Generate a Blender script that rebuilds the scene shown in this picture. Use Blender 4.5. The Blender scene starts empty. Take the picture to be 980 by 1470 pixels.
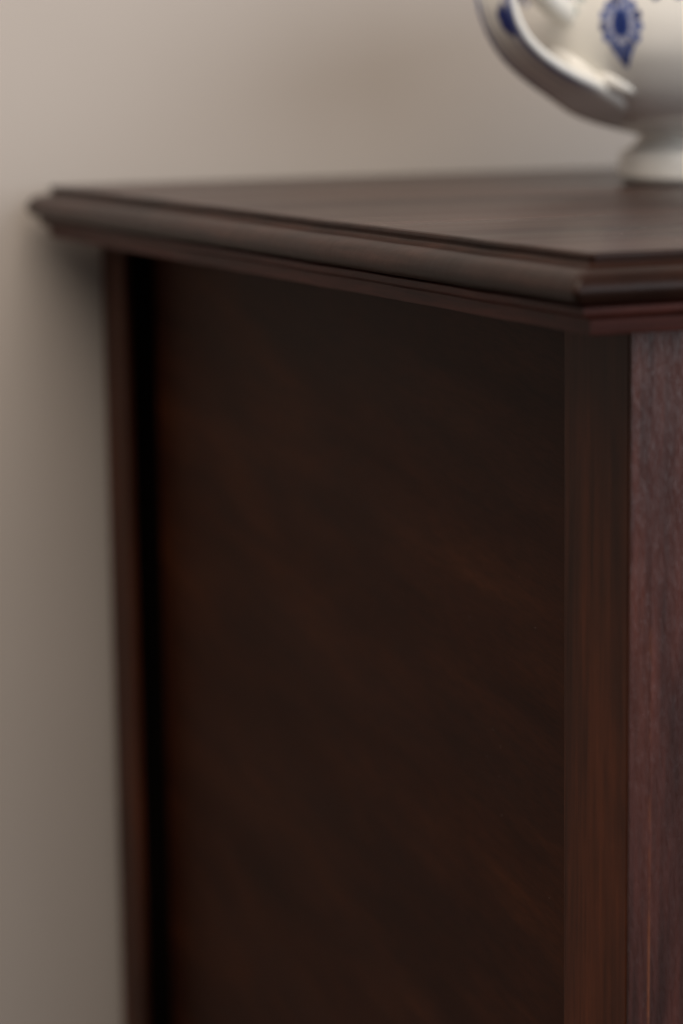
import bpy, bmesh, math, random
from mathutils import Vector, Matrix
random.seed(7)
SC = bpy.context.scene
COL = SC.collection
H = 0.90            # height of the cabinet's top surface above the floor
D = 0.589           # depth of the top board
W = 1.05            # width of the top board (most of it out of frame)
WALL_Y = 0.604

# ------------------------------------------------------------------ camera
cam_d = bpy.data.cameras.new('camera')
cam = bpy.data.objects.new('camera', cam_d)
COL.objects.link(cam)
right = Vector((0.9160, -0.4009, -0.0134)).normalized()
fwd = Vector((0.3930, 0.9038, -0.1696)).normalized()
up = right.cross(fwd).normalized()
fwd = up.cross(right).normalized()
m = Matrix((right, up, -fwd)).transposed().to_4x4()
m.translation = Vector((-0.4163, -0.7499, 0.0623 + H))
cam.matrix_world = m
cam_d.sensor_fit = 'VERTICAL'
cam_d.sensor_height = 36.0
cam_d.lens = 91.8
cam_d.clip_start = 0.02
cam_d.clip_end = 60
cam_d.dof.use_dof = True
cam_d.dof.focus_distance = 0.975
cam_d.dof.aperture_fstop = 4.8
SC.camera = cam

# ------------------------------------------------------------------ light
world = bpy.data.worlds.new('World')
SC.world = world
world.use_nodes = True
bg = world.node_tree.nodes['Background']
bg.inputs['Color'].default_value = (1.0, 0.97, 0.95, 1)
bg.inputs['Strength'].default_value = 0.13

def area(name, loc, target, size, power, color):
    l = bpy.data.lights.new(name, 'AREA')
    l.shape = 'RECTANGLE'
    l.size, l.size_y = size
    l.energy = power
    l.color = color
    o = bpy.data.objects.new(name, l)
    COL.objects.link(o)
    o.location = loc
    d = Vector(target) - Vector(loc)
    o.rotation_euler = d.to_track_quat('-Z', 'Y').to_euler()
    return o
# daylight from a tall window well to the right in front of the cabinet
area('window_light', (1.9, -3.1, 1.8), (0.2, 0.4, 0.9), (4.6, 2.4), 106, (0.90, 0.945, 1.0))
# warm lamp light from high up on the left, near the wall
area('room_light', (-0.36, -0.20, 1.95), (-0.04, 0.6, 0.95), (1.2, 0.9), 19.5, (1.0, 0.86, 0.725))

SC.render.engine = 'CYCLES'
SC.view_settings.view_transform = 'Standard'
SC.view_settings.look = 'None'
SC.view_settings.exposure = 0.0
SC.view_settings.gamma = 1.0
SC.view_settings.use_curve_mapping = False
SC.cycles.use_denoising = True
SC.cycles.max_bounces = 8

# ------------------------------------------------------------------ materials
class N:
    """small node helper"""
    def __init__(self, name):
        self.mat = bpy.data.materials.new(name)
        self.mat.use_nodes = True
        self.t = self.mat.node_tree
        self.b = self.t.nodes['Principled BSDF']
    def node(self, kind, **kw):
        n = self.t.nodes.new(kind)
        for k, v in kw.items():
            if k in n.inputs:
                n.inputs[k].default_value = v
            else:
                setattr(n, k, v)
        return n
    def link(self, a, b):
        self.t.links.new(a, b)
    def coords(self, kind='Object'):
        return self.node('ShaderNodeTexCoord').outputs[kind]
    def mapped(self, src, scale, rot=(0, 0, 0), loc=(0, 0, 0)):
        mp = self.node('ShaderNodeMapping')
        mp.inputs['Scale'].default_value = scale
        mp.inputs['Rotation'].default_value = rot
        mp.inputs['Location'].default_value = loc
        self.link(src, mp.inputs['Vector'])
        return mp.outputs['Vector']
    def noise(self, vec, scale, detail=4.0, rough=0.55, dist=0.0):
        n = self.node('ShaderNodeTexNoise')
        n.inputs['Scale'].default_value = scale
        n.inputs['Detail'].default_value = detail
        n.inputs['Roughness'].default_value = rough
        n.inputs['Distortion'].default_value = dist
        self.link(vec, n.inputs['Vector'])
        return n.outputs['Fac']
    def ramp(self, fac, stops):
        r = self.node('ShaderNodeValToRGB')
        e = r.color_ramp.elements
        while len(e) < len(stops):
            e.new(0.5)
        for i, (p, c) in enumerate(stops):
            e[i].position = p
            e[i].color = (c, c, c, 1) if isinstance(c, (int, float)) else (*c, 1)
        self.link(fac, r.inputs['Fac'])
        return r.outputs['Color']
    def mix(self, fac, a, b, mode='MIX'):
        n = self.node('ShaderNodeMix', data_type='RGBA', blend_type=mode)
        for s, v in ((n.inputs[0], fac), (n.inputs[6], a), (n.inputs[7], b)):
            if isinstance(v, (int, float)):
                s.default_value = v
            elif isinstance(v, tuple):
                s.default_value = (*v, 1)
            else:
                self.link(v, s)
        return n.outputs[2]
    def math(self, op, a, b=0.0, clamp=False):
        n = self.node('ShaderNodeMath', operation=op, use_clamp=clamp)
        for s, v in zip(n.inputs, (a, b)):
            if isinstance(v, (int, float)):
                s.default_value = v
            else:
                self.link(v, s)
        return n.outputs[0]
    def bump(self, height, strength, dist, prev=None):
        n = self.node('ShaderNodeBump', Strength=strength, Distance=dist)
        self.link(height, n.inputs['Height'])
        if prev is not None:
            self.link(prev, n.inputs['Normal'])
        return n.outputs['Normal']

def wood(name, dark, mid, light, grain, rot=(0, 0, 0), rough=0.38, spec=0.4,
         fig=(1, 1, 1), figs=6.0, fine=1.0, bump=0.12, rough_var=0.12, lump=None, sc=(0.62, 1.12), ft=(0.34, 0.70)):
    w = N(name)
    oc = w.coords()
    ro = w.mapped(oc, (1, 1, 1), rot)
    g = w.mapped(ro, grain)
    streak = w.noise(g, 170, 5, 0.62, 0.3)
    fine_n = w.noise(g, 720 * fine, 3, 0.6)
    big = w.noise(w.mapped(ro, fig, (0, 0, 0), (3.1, 1.7, 0.4)), figs, 6, 0.64, 0.25)
    c = w.ramp(big, [(ft[0], dark), (0.52, mid), (ft[1], light)])
    s = w.ramp(streak, [(0.30, sc[0]), (0.62, sc[1])])
    c = w.mix(1.0, c, s, 'MULTIPLY')
    p = w.ramp(fine_n, [(0.36, 0.70), (0.56, 1.05)])
    c = w.mix(0.75, c, p, 'MULTIPLY')
    w.link(c, w.b.inputs['Base Color'])
    rn = w.noise(g, 24, 4)
    r = w.math('MULTIPLY_ADD', rn, rough_var)
    r.node.inputs[2].default_value = rough - rough_var * 0.5
    w.link(r, w.b.inputs['Roughness'])
    w.b.inputs['Specular IOR Level'].default_value = spec
    n = w.bump(fine_n, bump, 0.0004)
    n = w.bump(streak, bump * 0.8, 0.0006, n)
    if lump:
        ls, st, di, lsc = lump
        ln = w.noise(w.mapped(oc, ls), lsc, 3, 0.6)
        n = w.bump(ln, st, di, n)
    w.link(n, w.b.inputs['Normal'])
    return w

MAH_D, MAH_M, MAH_L = (0.0085, 0.0045, 0.003), (0.016, 0.0075, 0.0045), (0.030, 0.0125, 0.006)
M_panel = wood('side_veneer', (0.0215, 0.0062, 0.0029), (0.0345, 0.0098, 0.0040), (0.0560, 0.0160, 0.0054),
               (1, 0.12, 1), rot=(math.radians(-9), 0, 0), fig=(1, 0.38, 1.7), figs=15, rough=0.46, spec=0.07, bump=0.10,
               sc=(0.80, 1.10), ft=(0.30, 0.74), fine=1.2).mat
M_stile = wood('stile_mahogany', (0.029, 0.0092, 0.0048), (0.058, 0.0170, 0.0078), (0.110, 0.0295, 0.0115),
               (1, 1, 0.035), fig=(2.2, 2.2, 0.5), figs=9, rough=0.45, spec=0.12, fine=0.8).mat
M_top = wood('top_mahogany', (0.020, 0.0078, 0.0058), (0.038, 0.0140, 0.0098), (0.066, 0.0235, 0.0155),
             (0.06, 1, 1), fig=(0.6, 2.0, 1), figs=7, rough=0.30, spec=0.24, bump=0.26, rough_var=0.26).mat
W_front = wood('front_mahogany', (0.038, 0.0122, 0.0105), (0.076, 0.0222, 0.0172), (0.130, 0.0360, 0.0240),
               (1, 1, 0.035), fig=(3.0, 3.0, 0.35), figs=20, rough=0.36, spec=0.40, bump=0.35, rough_var=0.22, fine=0.8,
               lump=((1, 1, 0.15), 0.70, 0.0012, 560))
M_front = W_front.mat
M_edge_shade = wood('edge_mahogany_shaded', (0.017, 0.0072, 0.0050), (0.026, 0.0105, 0.0070), (0.039, 0.0150, 0.0098),
              (0.10, 0.10, 1), fig=(0.8, 0.8, 2), figs=14, rough=0.36, spec=0.15, bump=0.16, rough_var=0.22,
              lump=((1, 1, 1), 0.12, 0.0020, 90)).mat  # same finish as the top, darkened to paint shade onto the edge
def worn_front():
    '''front colour plus a rubbed line of bare orange wood along the joint, broken up along its height'''
    w = wood('front_mahogany_worn', (0.038, 0.0122, 0.0105), (0.076, 0.0222, 0.0172), (0.130, 0.0360, 0.0240),
             (1, 1, 0.035), fig=(3.0, 3.0, 0.35), figs=20, rough=0.36, spec=0.40, bump=0.35, rough_var=0.22, fine=0.8,
             lump=((1, 1, 0.15), 0.70, 0.0012, 560))
    sock = w.b.inputs['Base Color']
    src = sock.links[0].from_socket
    oc = w.coords()
    sep = w.node('ShaderNodeSeparateXYZ')
    w.link(oc, sep.inputs[0])
    nz = w.noise(w.mapped(oc, (0.2, 0.2, 1)), 26, 4, 0.65)
    dx = w.math('ABSOLUTE', w.math('SUBTRACT', sep.outputs['X'], WORN_X))
    line = w.ramp(w.math('MULTIPLY', dx, 1000), [(0.25, 1.0), (0.75, 0.0)])
    mask = w.ramp(w.math('ADD', nz, w.math('MULTIPLY', w.math('SUBTRACT', 0.72, sep.outputs['Z']), 1.6)), [(0.46, 0.0), (0.62, 1.0)])
    f = w.math('MULTIPLY', line, mask)
    w.link(w.mix(w.math('MULTIPLY', f, 0.5), src, (0.26, 0.085, 0.035)), sock)
    return w.mat
WORN_X = 0.0285 + 0.0085
M_worn = worn_front()
M_bed = wood('moulding_mahogany', (0.048, 0.0135, 0.0098), (0.076, 0.0205, 0.0145), (0.108, 0.0290, 0.0195),
             (0.06, 0.06, 1), fig=(0.5, 0.5, 2), figs=12, rough=0.45, spec=0.12, bump=0.12).mat
M_slot_shade = wood('inner_wood_shaded', (0.004, 0.002, 0.0015), (0.007, 0.0035, 0.0025), (0.010, 0.005, 0.0035),
              (1, 1, 0.07), rough=0.6, spec=0.15).mat  # near-black colour stands in for shade in the slot behind the rear stile

def make_wall_mat():
    w = N('painted_plaster')
    oc = w.coords()
    n1 = w.noise(oc, 3.0, 4)
    w.link(w.ramp(n1, [(0.3, (0.452, 0.414, 0.384)), (0.7, (0.480, 0.440, 0.408))]), w.b.inputs['Base Color'])
    w.b.inputs['Roughness'].default_value = 0.75
    w.b.inputs['Specular IOR Level'].default_value = 0.25
    w.link(w.bump(w.noise(oc, 240, 3), 0.15, 0.0006), w.b.inputs['Normal'])
    return w.mat
M_wall = make_wall_mat()

def make_floor_mat():
    w = N('floor_boards')
    oc = w.coords()
    g = w.mapped(oc, (0.08, 1, 1))
    w.link(w.ramp(w.noise(g, 30, 5), [(0.3, (0.10, 0.065, 0.042)), (0.7, (0.17, 0.11, 0.072))]), w.b.inputs['Base Color'])
    w.b.inputs['Roughness'].default_value = 0.5
    return w.mat
M_floor = make_floor_mat()

SPRIG = 0.68
CREAM = (0.81, 0.80, 0.755)
def glaze(name):
    w = N(name)
    w.b.inputs['Roughness'].default_value = 0.13
    w.b.inputs['Specular IOR Level'].default_value = 0.5
    w.b.inputs['Coat Weight'].default_value = 0.2
    w.b.inputs['Coat Roughness'].default_value = 0.06
    return w
def make_ceramic():
    w = glaze('cream_glaze')
    n1 = w.noise(w.coords(), 40, 3)
    w.link(w.ramp(n1, [(0.3, (0.79, 0.78, 0.735)), (0.7, (0.84, 0.83, 0.79))]), w.b.inputs['Base Color'])
    w.link(w.bump(w.noise(w.coords(), 60, 2), 0.05, 0.002), w.b.inputs['Normal'])
    return w.mat
M_ceramic = make_ceramic()
def make_blue(name, a, b):
    w = glaze(name)
    n1 = w.noise(w.coords(), 900, 3)
    w.link(w.ramp(n1, [(0.35, a), (0.65, b)]), w.b.inputs['Base Color'])
    return w.mat
M_blue = make_blue('cobalt_print', (0.012, 0.022, 0.12), (0.03, 0.055, 0.21))
M_blue2 = make_blue('mid_blue_print', (0.05, 0.09, 0.30), (0.14, 0.19, 0.42))
M_blue3 = make_blue('pale_blue_print', (0.30, 0.34, 0.52), (0.46, 0.48, 0.60))
M_blue4 = make_blue('washed_blue_print', (0.36, 0.39, 0.54), (0.58, 0.59, 0.64))
M_teal = make_blue('faint_teal_print', (0.44, 0.52, 0.54), (0.56, 0.60, 0.57))

def make_handle_mat():
    w = glaze('cream_glaze_blue_edges')
    uv = w.node('ShaderNodeUVMap', uv_map='strap')
    sep = w.node('ShaderNodeSeparateXYZ')
    w.link(uv.outputs['UV'], sep.inputs[0])
    x, y = sep.outputs['X'], sep.outputs['Y']         # x across the strap 0..1 (outer face only), y along
    nz = w.noise(w.coords(), 220, 2)
    xj = w.math('ADD', x, w.math('MULTIPLY', w.math('SUBTRACT', nz, 0.5), 0.10))
    e = w.math('ABSOLUTE', w.math('SUBTRACT', xj, 0.5))
    line1 = w.ramp(e, [(0.29, 0.0), (0.315, 1.0), (0.42, 1.0), (0.45, 0.0)])
    line2 = w.ramp(e, [(0.13, 0.0), (0.15, 0.45), (0.18, 0.45), (0.20, 0.0)])
    fac = w.math('MULTIPLY', w.math('ADD', line1, line2, True), w.ramp(y, [(0.74, 1.0), (0.82, 0.0)]))
    c = w.mix(fac, CREAM, (0.10, 0.14, 0.34))
    # painted sprig in the middle of the strap
    dx = w.math('DIVIDE', w.math('SUBTRACT', xj, SPRIG), 0.17)
    dy = w.math('DIVIDE', w.math('SUBTRACT', y, 0.555), 0.050)
    d2 = w.math('ADD', w.math('MULTIPLY', dx, dx), w.math('MULTIPLY', dy, dy))
    c = w.mix(w.ramp(d2, [(0.55, 1.0), (1.0, 0.0)]), c, (0.028, 0.045, 0.19))
    w.link(c, w.b.inputs['Base Color'])
    return w.mat
M_handle = make_handle_mat()
def make_dust():
    w = N('dust')
    w.b.inputs['Base Color'].default_value = (0.55, 0.52, 0.47, 1)
    w.b.inputs['Roughness'].default_value = 0.9
    return w.mat
M_dust = make_dust()

# ------------------------------------------------------------------ mesh helpers
def obj(name, bm, mat, parent=None, smooth=False, loc=(0, 0, 0)):
    me = bpy.data.meshes.new(name)
    bmesh.ops.recalc_face_normals(bm, faces=bm.faces[:])
    bm.to_mesh(me)
    bm.free()
    for mt in (mat if isinstance(mat, (list, tuple)) else [mat]):
        me.materials.append(mt)
    if smooth:
        for p in me.polygons:
            p.use_smooth = True
    o = bpy.data.objects.new(name, me)
    COL.objects.link(o)
    o.parent = parent
    o.location = loc
    return o
def tag(o, label=None, cat=None, kind=None, group=None):
    for k, v in (('label', label), ('category', cat), ('kind', kind), ('group', group)):
        if v:
            o[k] = v
    return o
def empty(name, loc):
    o = bpy.data.objects.new(name, None)
    COL.objects.link(o)
    o.location = loc
    return o
def box(x0, x1, y0, y1, z0, z1, bevel=0.0, seg=2):
    bm = bmesh.new()
    bmesh.ops.create_cube(bm, size=1.0)
    for v in bm.verts:
        v.co = Vector(((x0 + x1) / 2 + v.co.x * (x1 - x0), (y0 + y1) / 2 + v.co.y * (y1 - y0), (z0 + z1) / 2 + v.co.z * (z1 - z0)))
    if bevel:
        bmesh.ops.bevel(bm, geom=bm.edges[:], offset=bevel, segments=seg, profile=0.6, affect='EDGES')
    return bm
def auto_smooth(o, deg=35):
    me = o.data
    for p in me.polygons:
        p.use_smooth = True
    bm = bmesh.new()
    bm.from_mesh(me)
    lim = math.radians(deg)
    for e in bm.edges:
        e.smooth = len(e.link_faces) == 2 and e.calc_face_angle(0) < lim
    bm.to_mesh(me)
    bm.free()
    wn = o.modifiers.new('weighted_normal', 'WEIGHTED_NORMAL')
    wn.keep_sharp = True
    wn.weight = 90

# ------------------------------------------------------------------ setting
tag(obj('wall', box(-4, 4, WALL_Y, WALL_Y + 0.1, 0, 2.7), M_wall), kind='structure')
tag(obj('floor', box(-4, 4, -4, WALL_Y, -0.05, 0), M_floor), kind='structure')

# ------------------------------------------------------------------ cabinet
cab = empty('cabinet', (0, 0, 0))
tag(cab, 'dark mahogany cabinet with moulded top edge standing against the wall', 'cabinet')

def edge_ring(profile, x0=0.0, y0=0.0, x1=W, y1=D, cap_top=True, cap_bottom=True, seg=24, cr=0.0):
    """board whose left, front and right edges carry a mitred profile (u outward, z); back edge is sawn flat"""
    bm = bmesh.new()
    rings = []
    rnd = random.Random(3)
    wob = [rnd.uniform(-1, 1) * 0.00016 for _ in range(64)]
    for (u, z) in profile:
        ring = []
        pts = []
        for i in range(seg + 1):
            pts.append((x0 - u, y1 + (y0 - u - y1) * i / seg, i))
        if cr:
            pts.pop()
            for i in range(5):                       # rubbed, slightly rounded mitre
                a_ = math.pi * 0.5 * i / 4
                pts.append((x0 - u + cr * (1 - math.cos(a_)), y0 - u + cr * (1 - math.sin(a_)), 29))
        for i in range(1, 9):
            pts.append((x0 - u + (x1 - x0 + 2 * u) * i / 8, y0 - u, 30 + i))
        for i in range(1, 3):
            pts.append((x1 + u, y0 - u + (y1 - y0 + u) * i / 2, 50 + i))
        for (px, py, k) in pts:
            w_ = wob[k] * 1.6 if 0 < k < seg else 0
            ring.append(bm.verts.new((px + w_, py, H + z + w_ * 0.5)))
        rings.append(ring)
    for a, b in zip(rings, rings[1:]):
        n = len(a)
        for i in range(n):
            j = (i + 1) % n
            bm.faces.new((a[i], a[j], b[j], b[i]))
    if cap_top:
        bm.faces.new(rings[0])
    if cap_bottom:
        bm.faces.new(rings[-1])
    return bm
mm = 0.001
top_prof = [(-1.6, 0.02), (-0.8, -0.10), (-0.25, -0.45), (0.0, -1.0), (0.0, -1.9), (-0.3, -2.4), (-0.3, -3.4), (0.5, -4.3), (2.2, -4.85), (3.9, -4.95),
            (4.5, -4.75), (6.6, -4.95), (8.8, -5.6), (10.7, -6.7), (12.1, -8.2), (13.0, -9.9), (13.3, -11.4),
            (12.9, -12.9), (11.9, -14.3), (10.2, -15.5), (7.8, -16.3), (4.6, -16.7)]
bm = edge_ring([(u * mm, z * mm) for u, z in top_prof], cr=0.0022)
for f in bm.faces:
    f.material_index = 0 if f.normal.z > 0.999 or len(f.verts) > 4 else 1
o = obj('tabletop', bm, (M_top, M_edge_shade), cab)
auto_smooth(o, 32)
bed_prof = [(4.2, -16.75), (5.9, -17.1), (6.3, -17.5), (6.4, -18.6), (6.2, -19.7), (5.7, -20.2), (3.4, -20.5),
            (2.4, -21.0), (1.5, -21.4), (0.95, -21.9), (0.85, -26.3), (0.4, -27.0), (-0.4, -27.2)]
o = obj('bed_moulding', edge_ring([(u * mm, z * mm) for u, z in bed_prof]), M_bed, cab)
auto_smooth(o, 32)

BX, BY = 0.0285, 0.0265           # outer corner of the carcass
ZT = H - 0.0274                   # underside of the mouldings
XR = W - BX
Z0 = 0.0
def part(name, b, mat, bevel=0.0008, seg=2):
    o = obj(name, box(*b, bevel, seg), mat, cab)
    auto_smooth(o, 50)
    return o
FY = BY - 0.003                   # plane of the front
part('front_stile', (BX, BX + 0.030, FY + 0.0012, 0.0711, Z0, ZT), M_stile, 0.0007, 3)
part('rear_stile', (BX - 0.0005, BX + 0.0035, 0.5555, 0.5905, Z0, ZT), M_stile, 0.0010, 3)
part('side_panel', (0.0437, 0.0500, 0.060, 0.5510, 0.06, ZT), M_panel, 0)
part('bottom_rail', (BX + 0.001, BX + 0.028, 0.0711, 0.5500, 0.04, 0.12), M_stile, 0.001)
# front: a thin lipping at the corner, the face frame and the door beyond the picture's edge
part('corner_lipping', (BX + 0.0003, BX + 0.0082, FY - 0.0001, FY + 0.0011, Z0, ZT), M_worn, 0.0002)
part('face_stile', (BX + 0.00825, BX + 0.062, FY - 0.00005, FY + 0.0011, Z0, ZT), M_worn, 0.0003)
part('top_rail', (BX + 0.062, XR - 0.062, FY + 0.0006, FY + 0.018, ZT - 0.045, ZT), M_front, 0.0007)
part('face_stile', (XR - 0.062, XR, FY + 0.0006, FY + 0.018, Z0, ZT), M_front, 0.0007)
part('plinth_rail', (BX + 0.062, XR - 0.062, FY + 0.0006, FY + 0.018, 0.0, 0.09), M_front, 0.0007)
xm = (BX + XR) / 2
for a, b in ((BX + 0.0635, xm - 0.001), (xm + 0.001, XR - 0.0635)):
    d = part('door', (a, b, FY + 0.0010, FY + 0.018, 0.0915, ZT - 0.0465), M_front, 0.001)
part('side_panel', (XR - 0.010, XR - 0.0005, BY + 0.0145, 0.588, 0.0, ZT), M_stile, 0.0008)
part('back_panel', (BX + 0.0040, XR - 0.0105, 0.582, 0.5875, 0.02, ZT), M_slot_shade, 0)

# dust caught on the panel and the top
def dust(name, spots, parent):
    bm = bmesh.new()
    for (p, r) in spots:
        bmesh.ops.create_icosphere(bm, subdivisions=1, radius=r, matrix=Matrix.Translation(p))
    o = obj(name, bm, M_dust, parent)
    o['kind'] = 'stuff'
    return o
sp = []
for _ in range(16):
    sp.append((Vector((0.0436, random.uniform(0.085, 0.20), H - random.uniform(0.12, 0.34))), random.uniform(0.00005, 0.00012)))
for _ in range(170):
    y = 0.02 + 0.48 * random.random() ** 1.6
    sp.append((Vector((random.uniform(0.004, 0.34), y, H + 0.00015)), random.uniform(0.00005, 0.00013)))
dust('dust_specks', sp, cab)

# ------------------------------------------------------------------ tureen
TC = Vector((0.2765, 0.3895, H + 0.0003))
tur = empty('tureen', TC)
tag(tur, 'cream glazed footed tureen with blue printed medallions on the cabinet top', 'tureen')
VIEW = Vector((-0.5196, -0.8544, 0)).normalized()      # towards the front of the room
LEFT = Vector((VIEW.y, -VIEW.x, 0))

def lathe(profile, seg=96, close=False):
    bm = bmesh.new()
    rings = []
    for r, z in profile:
        if r < 1e-6:
            rings.append([bm.verts.new((0, 0, z))])
        else:
            rings.append([bm.verts.new((r * math.cos(2 * math.pi * i / seg), r * math.sin(2 * math.pi * i / seg), z)) for i in range(seg)])
    for a, b in zip(rings, rings[1:]):
        for i in range(seg):
            j = (i + 1) % seg
            if len(a) == 1:
                bm.faces.new((a[0], b[j], b[i]))
            elif len(b) == 1:
                bm.faces.new((a[i], a[j], b[0]))
            else:
                bm.faces.new((a[i], a[j], b[j], b[i]))
    return bm
def smooth_profile(pts, n=6):
    out = []
    P = [pts[0]] + list(pts) + [pts[-1]]
    for i in range(1, len(P) - 2):
        p0, p1, p2, p3 = P[i - 1], P[i], P[i + 1], P[i + 2]
        for k in range(n):
            t = k / n
            out.append(tuple(0.5 * ((2 * b) + (c - a) * t + (2 * a - 5 * b + 4 * c - d) * t * t + (3 * b - a - 3 * c + d) * t ** 3)
                             for a, b, c, d in zip(p0, p1, p2, p3)))
    out.append(tuple(pts[-1]))
    return out
body_out = [(29.5, 24.3), (36, 26), (46, 28.8), (56, 32.6), (66, 38.2), (76, 46.4), (84.5, 57), (90, 67), (93, 79), (93.5, 92), (92, 106), (91, 117), (94, 124), (98, 128)]
bo = smooth_profile(body_out, 5)
body_in = [(97.5, 129.5), (93, 126), (87.5, 117), (88.5, 106), (89.5, 92), (88.5, 79), (85.5, 68), (79, 57), (70, 48), (58, 41), (40, 35), (18, 32.5), (0, 32)]
body_prof = [(r * mm, z * mm) for r, z in bo] + [(r * mm, z * mm) for r, z in smooth_profile(body_in, 3)]
body_prof[-1] = (0.0, body_prof[-1][1])
body = obj('body', lathe(body_prof, 128), M_ceramic, tur, smooth=True)
def body_r(z):      # metres in and out
    zz = z / mm
    for (r0, z0), (r1, z1) in zip(bo, bo[1:]):
        if z0 <= zz <= z1 and z1 > z0:
            return (r0 + (r1 - r0) * (zz - z0) / (z1 - z0)) * mm
    return bo[-1][0] * mm
foot_prof = smooth_profile([(33, 0.0), (35.2, 0.0), (36.6, 1.0), (38.6, 2.6), (39.8, 4.6), (39.8, 9), (39.2, 13.5), (37.6, 16.5), (34.4, 18.6), (31.2, 20.6), (29.6, 23.0), (29.8, 25.2)], 4)
foot_prof = [(r * mm, max(z, 0) * mm) for r, z in foot_prof] + [(26 * mm, 25 * mm), (29 * mm, 10 * mm), (33 * mm, 0)]
obj('foot', lathe(foot_prof, 96), M_ceramic, tur, smooth=True)

def surf(phi, z, off=0.00012):
    """point on the body; phi measured from screen-left towards the viewer"""
    d = LEFT * math.cos(phi) + VIEW * math.sin(phi)
    r = body_r(z) + off
    return Vector((d.x * r, d.y * r, z))
def decal(bm, phi0, z0, poly, mi, off):
    """poly: star-shaped outline in metres around its centre"""
    cx = sum(p[0] for p in poly) / len(poly)
    cz = sum(p[1] for p in poly) / len(poly)
    def P(x, z):
        zz = z0 + z
        return surf(phi0 + x / body_r(z0), zz, off)
    rings = []
    for f in (0.34, 0.67, 1.0):
        rings.append([bm.verts.new(P(cx + (x - cx) * f, cz + (z - cz) * f)) for x, z in poly])
    c = bm.verts.new(P(cx, cz))
    n = len(poly)
    fs = []
    for i in range(n):
        j = (i + 1) % n
        fs.append(bm.faces.new((c, rings[0][i], rings[0][j])))
        for a, b in zip(rings, rings[1:]):
            fs.append(bm.faces.new((a[i], b[i], b[j], a[j])))
    for f in fs:
        f.material_index = mi
        f.smooth = True
def ell(cx, cz, a, b, n=20, wob=0.06):
    return [(cx + a * math.cos(2 * math.pi * i / n) * (1 + random.uniform(-wob, wob)),
             cz + b * math.sin(2 * math.pi * i / n) * (1 + random.uniform(-wob, wob))) for i in range(n)]
def medallion(phi, z):
    bm = bmesh.new()
    decal(bm, phi, z, ell(0, 0, 0.0082, 0.0100, 20, 0.10), 3, 0.00010)
    for k in range(12):
        a = math.radians(-62 + k * 304 / 11)          # ring of petals, open at the bottom
        x, zz = 0.0093 * math.cos(a), 0.0112 * math.sin(a)
        decal(bm, phi, z, ell(x, zz, 0.0020, 0.0025, 12, 0.22), (0, 1, 1)[k % 3], 0.00022)
        decal(bm, phi, z, ell(x * 0.70, zz * 0.72, 0.0009, 0.0010, 8, 0.2), 1, 0.00024)
    decal(bm, phi, z, ell(0.0003, 0.0004, 0.0047, 0.0070, 20, 0.12), 1, 0.00030)
    decal(bm, phi, z, ell(0.0002, 0.0002, 0.0035, 0.0058, 20, 0.08), 0, 0.00040)
    tri = [(-0.0068, -0.0086), (-0.0035, -0.0100), (0, -0.0090), (0.0035, -0.0100), (0.0066, -0.0086), (0.0058, -0.0115), (0.0040, -0.0145),
           (0.0026, -0.0168), (0.0016, -0.0196), (0, -0.0206), (-0.0014, -0.0194), (-0.0026, -0.0170), (-0.0044, -0.0144), (-0.0060, -0.0115)]
    decal(bm, phi, z, tri, 1, 0.00026)
    decal(bm, phi, z, ell(0, -0.0165, 0.0016, 0.0034, 12, 0.1), 0, 0.00034)
    for x, zz in ((-0.0042, -0.0112), (0.0042, -0.0112), (0, -0.0122)):
        decal(bm, phi, z, ell(x, zz, 0.0012, 0.0013, 10, 0.2), 0, 0.00036)
    for x, zz in ((-0.0022, -0.0108), (0.0022, -0.0108), (-0.0014, -0.0140), (0.0016, -0.0138)):
        decal(bm, phi, z, ell(x, zz, 0.0007, 0.0007, 8, 0.2), 2, 0.00042)
    return obj('medallion', bm, (M_blue, M_blue2, M_blue3, M_blue4), body, smooth=True)
MED0 = math.acos(0.104 / 2.86 / 0.0935)
ZM = 0.0782
for k in range(6):
    medallion(MED0 + k * math.pi / 3, ZM)
for k in range(6):
    bm = bmesh.new()
    ph = MED0 + k * math.pi / 3
    for dx, dz, a, b, mi in ((0.0175, 0.0145, 0.0030, 0.0026, 0), (0.0285, 0.0150, 0.0034, 0.0030, 0), (0.0345, 0.0120, 0.0018, 0.0018, 1),
                             (0.022, 0.0175, 0.0042, 0.0030, 0), (0.040, 0.0180, 0.0050, 0.0036, 0), (-0.0215, 0.0135, 0.0034, 0.0018, 2),
                             (-0.0245, 0.0080, 0.0022, 0.0022, 2), (-0.030, 0.0165, 0.0040, 0.003, 1), (0.0, 0.0175, 0.007, 0.0032, 0)):
        decal(bm, ph, ZM, ell(dx, dz - 0.0012, a, b, 14, 0.2), mi, 0.00025)
    obj('sprig_border', bm, (M_blue, M_blue2, M_teal), body, smooth=True)

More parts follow.
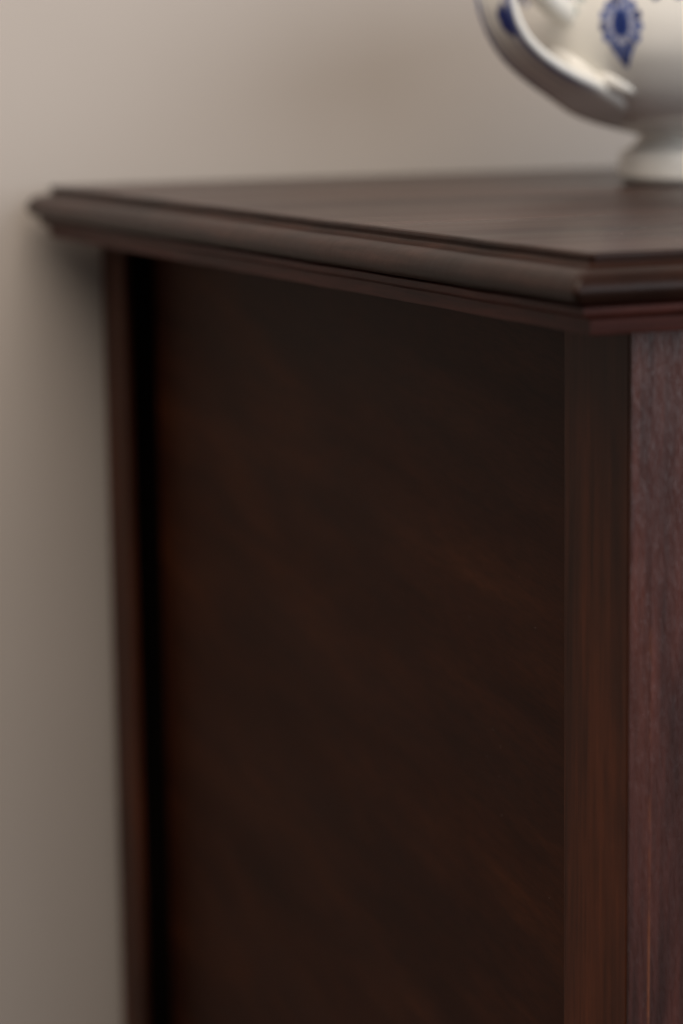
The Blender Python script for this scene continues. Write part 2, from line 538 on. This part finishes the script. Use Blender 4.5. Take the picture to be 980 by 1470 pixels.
# handles
PHI = math.radians(47)
def handle(direction):
    radial = direction
    tang = Vector((0, 0, 1)).cross(radial)            # horizontal, across the strap
    # phi grows from LEFT towards VIEW
    tsign = 1.0 if (-LEFT * math.sin(PHI) + VIEW * math.cos(PHI)).dot(Vector((0, 0, 1)).cross(LEFT * math.cos(PHI) + VIEW * math.sin(PHI))) > 0 else -1.0
    # r, z, half width, half thickness in mm
    path = [(84, 79, 7.5, 6.5), (92, 84, 7.5, 6.0), (103, 90.5, 7.5, 5.5), (114, 98.5, 8.5, 4.8), (123, 108, 11, 4.2), (131, 112, 12.5, 3.8), (137, 106.5, 13, 3.5),
            (138, 96, 13, 3.3), (135.5, 85, 13, 3.2), (129, 73.5, 13.5, 3.3), (118, 63.5, 14.5, 3.5), (103, 55.0, 15.5, 3.8), (86, 47.8, 16.5, 4.4), (70, 40.6, 17, 5.0), (54, 34.8, 15, 4.4), (40, 30.0, 11, 3.0)]
    P = smooth_profile(path, 6)
    n = len(P)
    bm = bmesh.new()
    uvl = bm.loops.layers.uv.new('strap')
    K = 28
    rings = []
    for i, (r, z, hw, ht) in enumerate(P):
        a, b = P[max(i - 1, 0)], P[min(i + 1, n - 1)]
        t = Vector((b[0] - a[0], b[1] - a[1])).normalized()
        nr, nz = -t.y, t.x                             # left of travel = outward side of the loop
        c = radial * (r * mm) + Vector((0, 0, z * mm))
        ring = []
        tw = 0.20 * min(1.0, max(0.0, (i / (n - 1) - 0.60) / 0.22))     # the strap twists as it runs under the bowl
        Nn = radial * nr + Vector((0, 0, nz))
        Tv = tang * math.cos(tw) - Nn * math.sin(tw)
        Nv = Nn * math.cos(tw) + tang * math.sin(tw)
        for k in range(K):
            ang = 2 * math.pi * k / K
            ca, sa = math.cos(ang), math.sin(ang)
            e = 0.72
            x = math.copysign(abs(ca) ** e, ca) * hw * mm
            y = math.copysign(abs(sa) ** e, sa) * ht * mm
            if sa > 0:
                y *= 0.72 + 0.28 * abs(ca) ** 2        # slightly dished outer face with raised rims
            v = bm.verts.new(c + Tv * x + Nv * y)
            across = 0.5 + 0.5 * ca if sa > -0.02 else 0.5 + (0.5 if ca > 0 else -0.5) * (1.0)
            if sa < -0.35:
                across = -1.0
            ring.append((v, across, i / (n - 1)))
        rings.append(ring)
    for a, b in zip(rings, rings[1:]):
        for k in range(K):
            j = (k + 1) % K
            q = (a[k], a[j], b[j], b[k])
            f = bm.faces.new([t[0] for t in q])
            f.smooth = True
            bad = any(t[1] < -0.5 for t in q)
            for lp, t in zip(f.loops, q):
                lp[uvl].uv = (-1.0 if bad else t[1], t[2])
    bm.faces.new([t[0] for t in rings[0]])
    bm.faces.new([t[0] for t in rings[-1]])
    h = obj('handle', bm, M_handle, tur, smooth=True)
    # moulded leaf where the strap runs into the bowl
    for (p0, z0, p1, z1, rmax) in ((22, 63.5, 46, 56.5, 6.2), (38, 66, 56, 52.5, 5.4), (53, 53.5, 67, 47.0, 5.0)):
        bm = bmesh.new()
        rr = []
        for q in range(15):
            t = q / 14
            ph = math.radians(p0 + (p1 - p0) * t - math.degrees(PHI))
            z = (z0 + (z1 - z0) * t + 1.2 * math.sin(math.pi * t)) * mm
            d = radial * math.cos(ph) + tang * math.sin(ph) * tsign
            rad = (rmax * max(0.04, math.sin(math.pi * (0.03 + 0.94 * t))) ** 0.6) * mm
            c = d * (body_r(z) - rad * 0.15) + Vector((0, 0, z))
            sl = Vector((0, 0, 1)) * 0.8 + d * 0.6
            sd = d * 0.8 - Vector((0, 0, 1)) * 0.6
            rr.append([bm.verts.new(c + sl * (math.cos(2 * math.pi * k / 14) * rad) + sd * (math.sin(2 * math.pi * k / 14) * rad * 0.8)) for k in range(14)])
        for a, b in zip(rr, rr[1:]):
            for k in range(14):
                j = (k + 1) % 14
                bm.faces.new((a[k], a[j], b[j], b[k]))
        bm.faces.new(rr[0])
        bm.faces.new(rr[-1])
        obj('leaf_lobe', bm, M_ceramic, h, smooth=True)
    return h
hd = LEFT * math.cos(PHI) + VIEW * math.sin(PHI)
handle(hd)
handle(-hd)
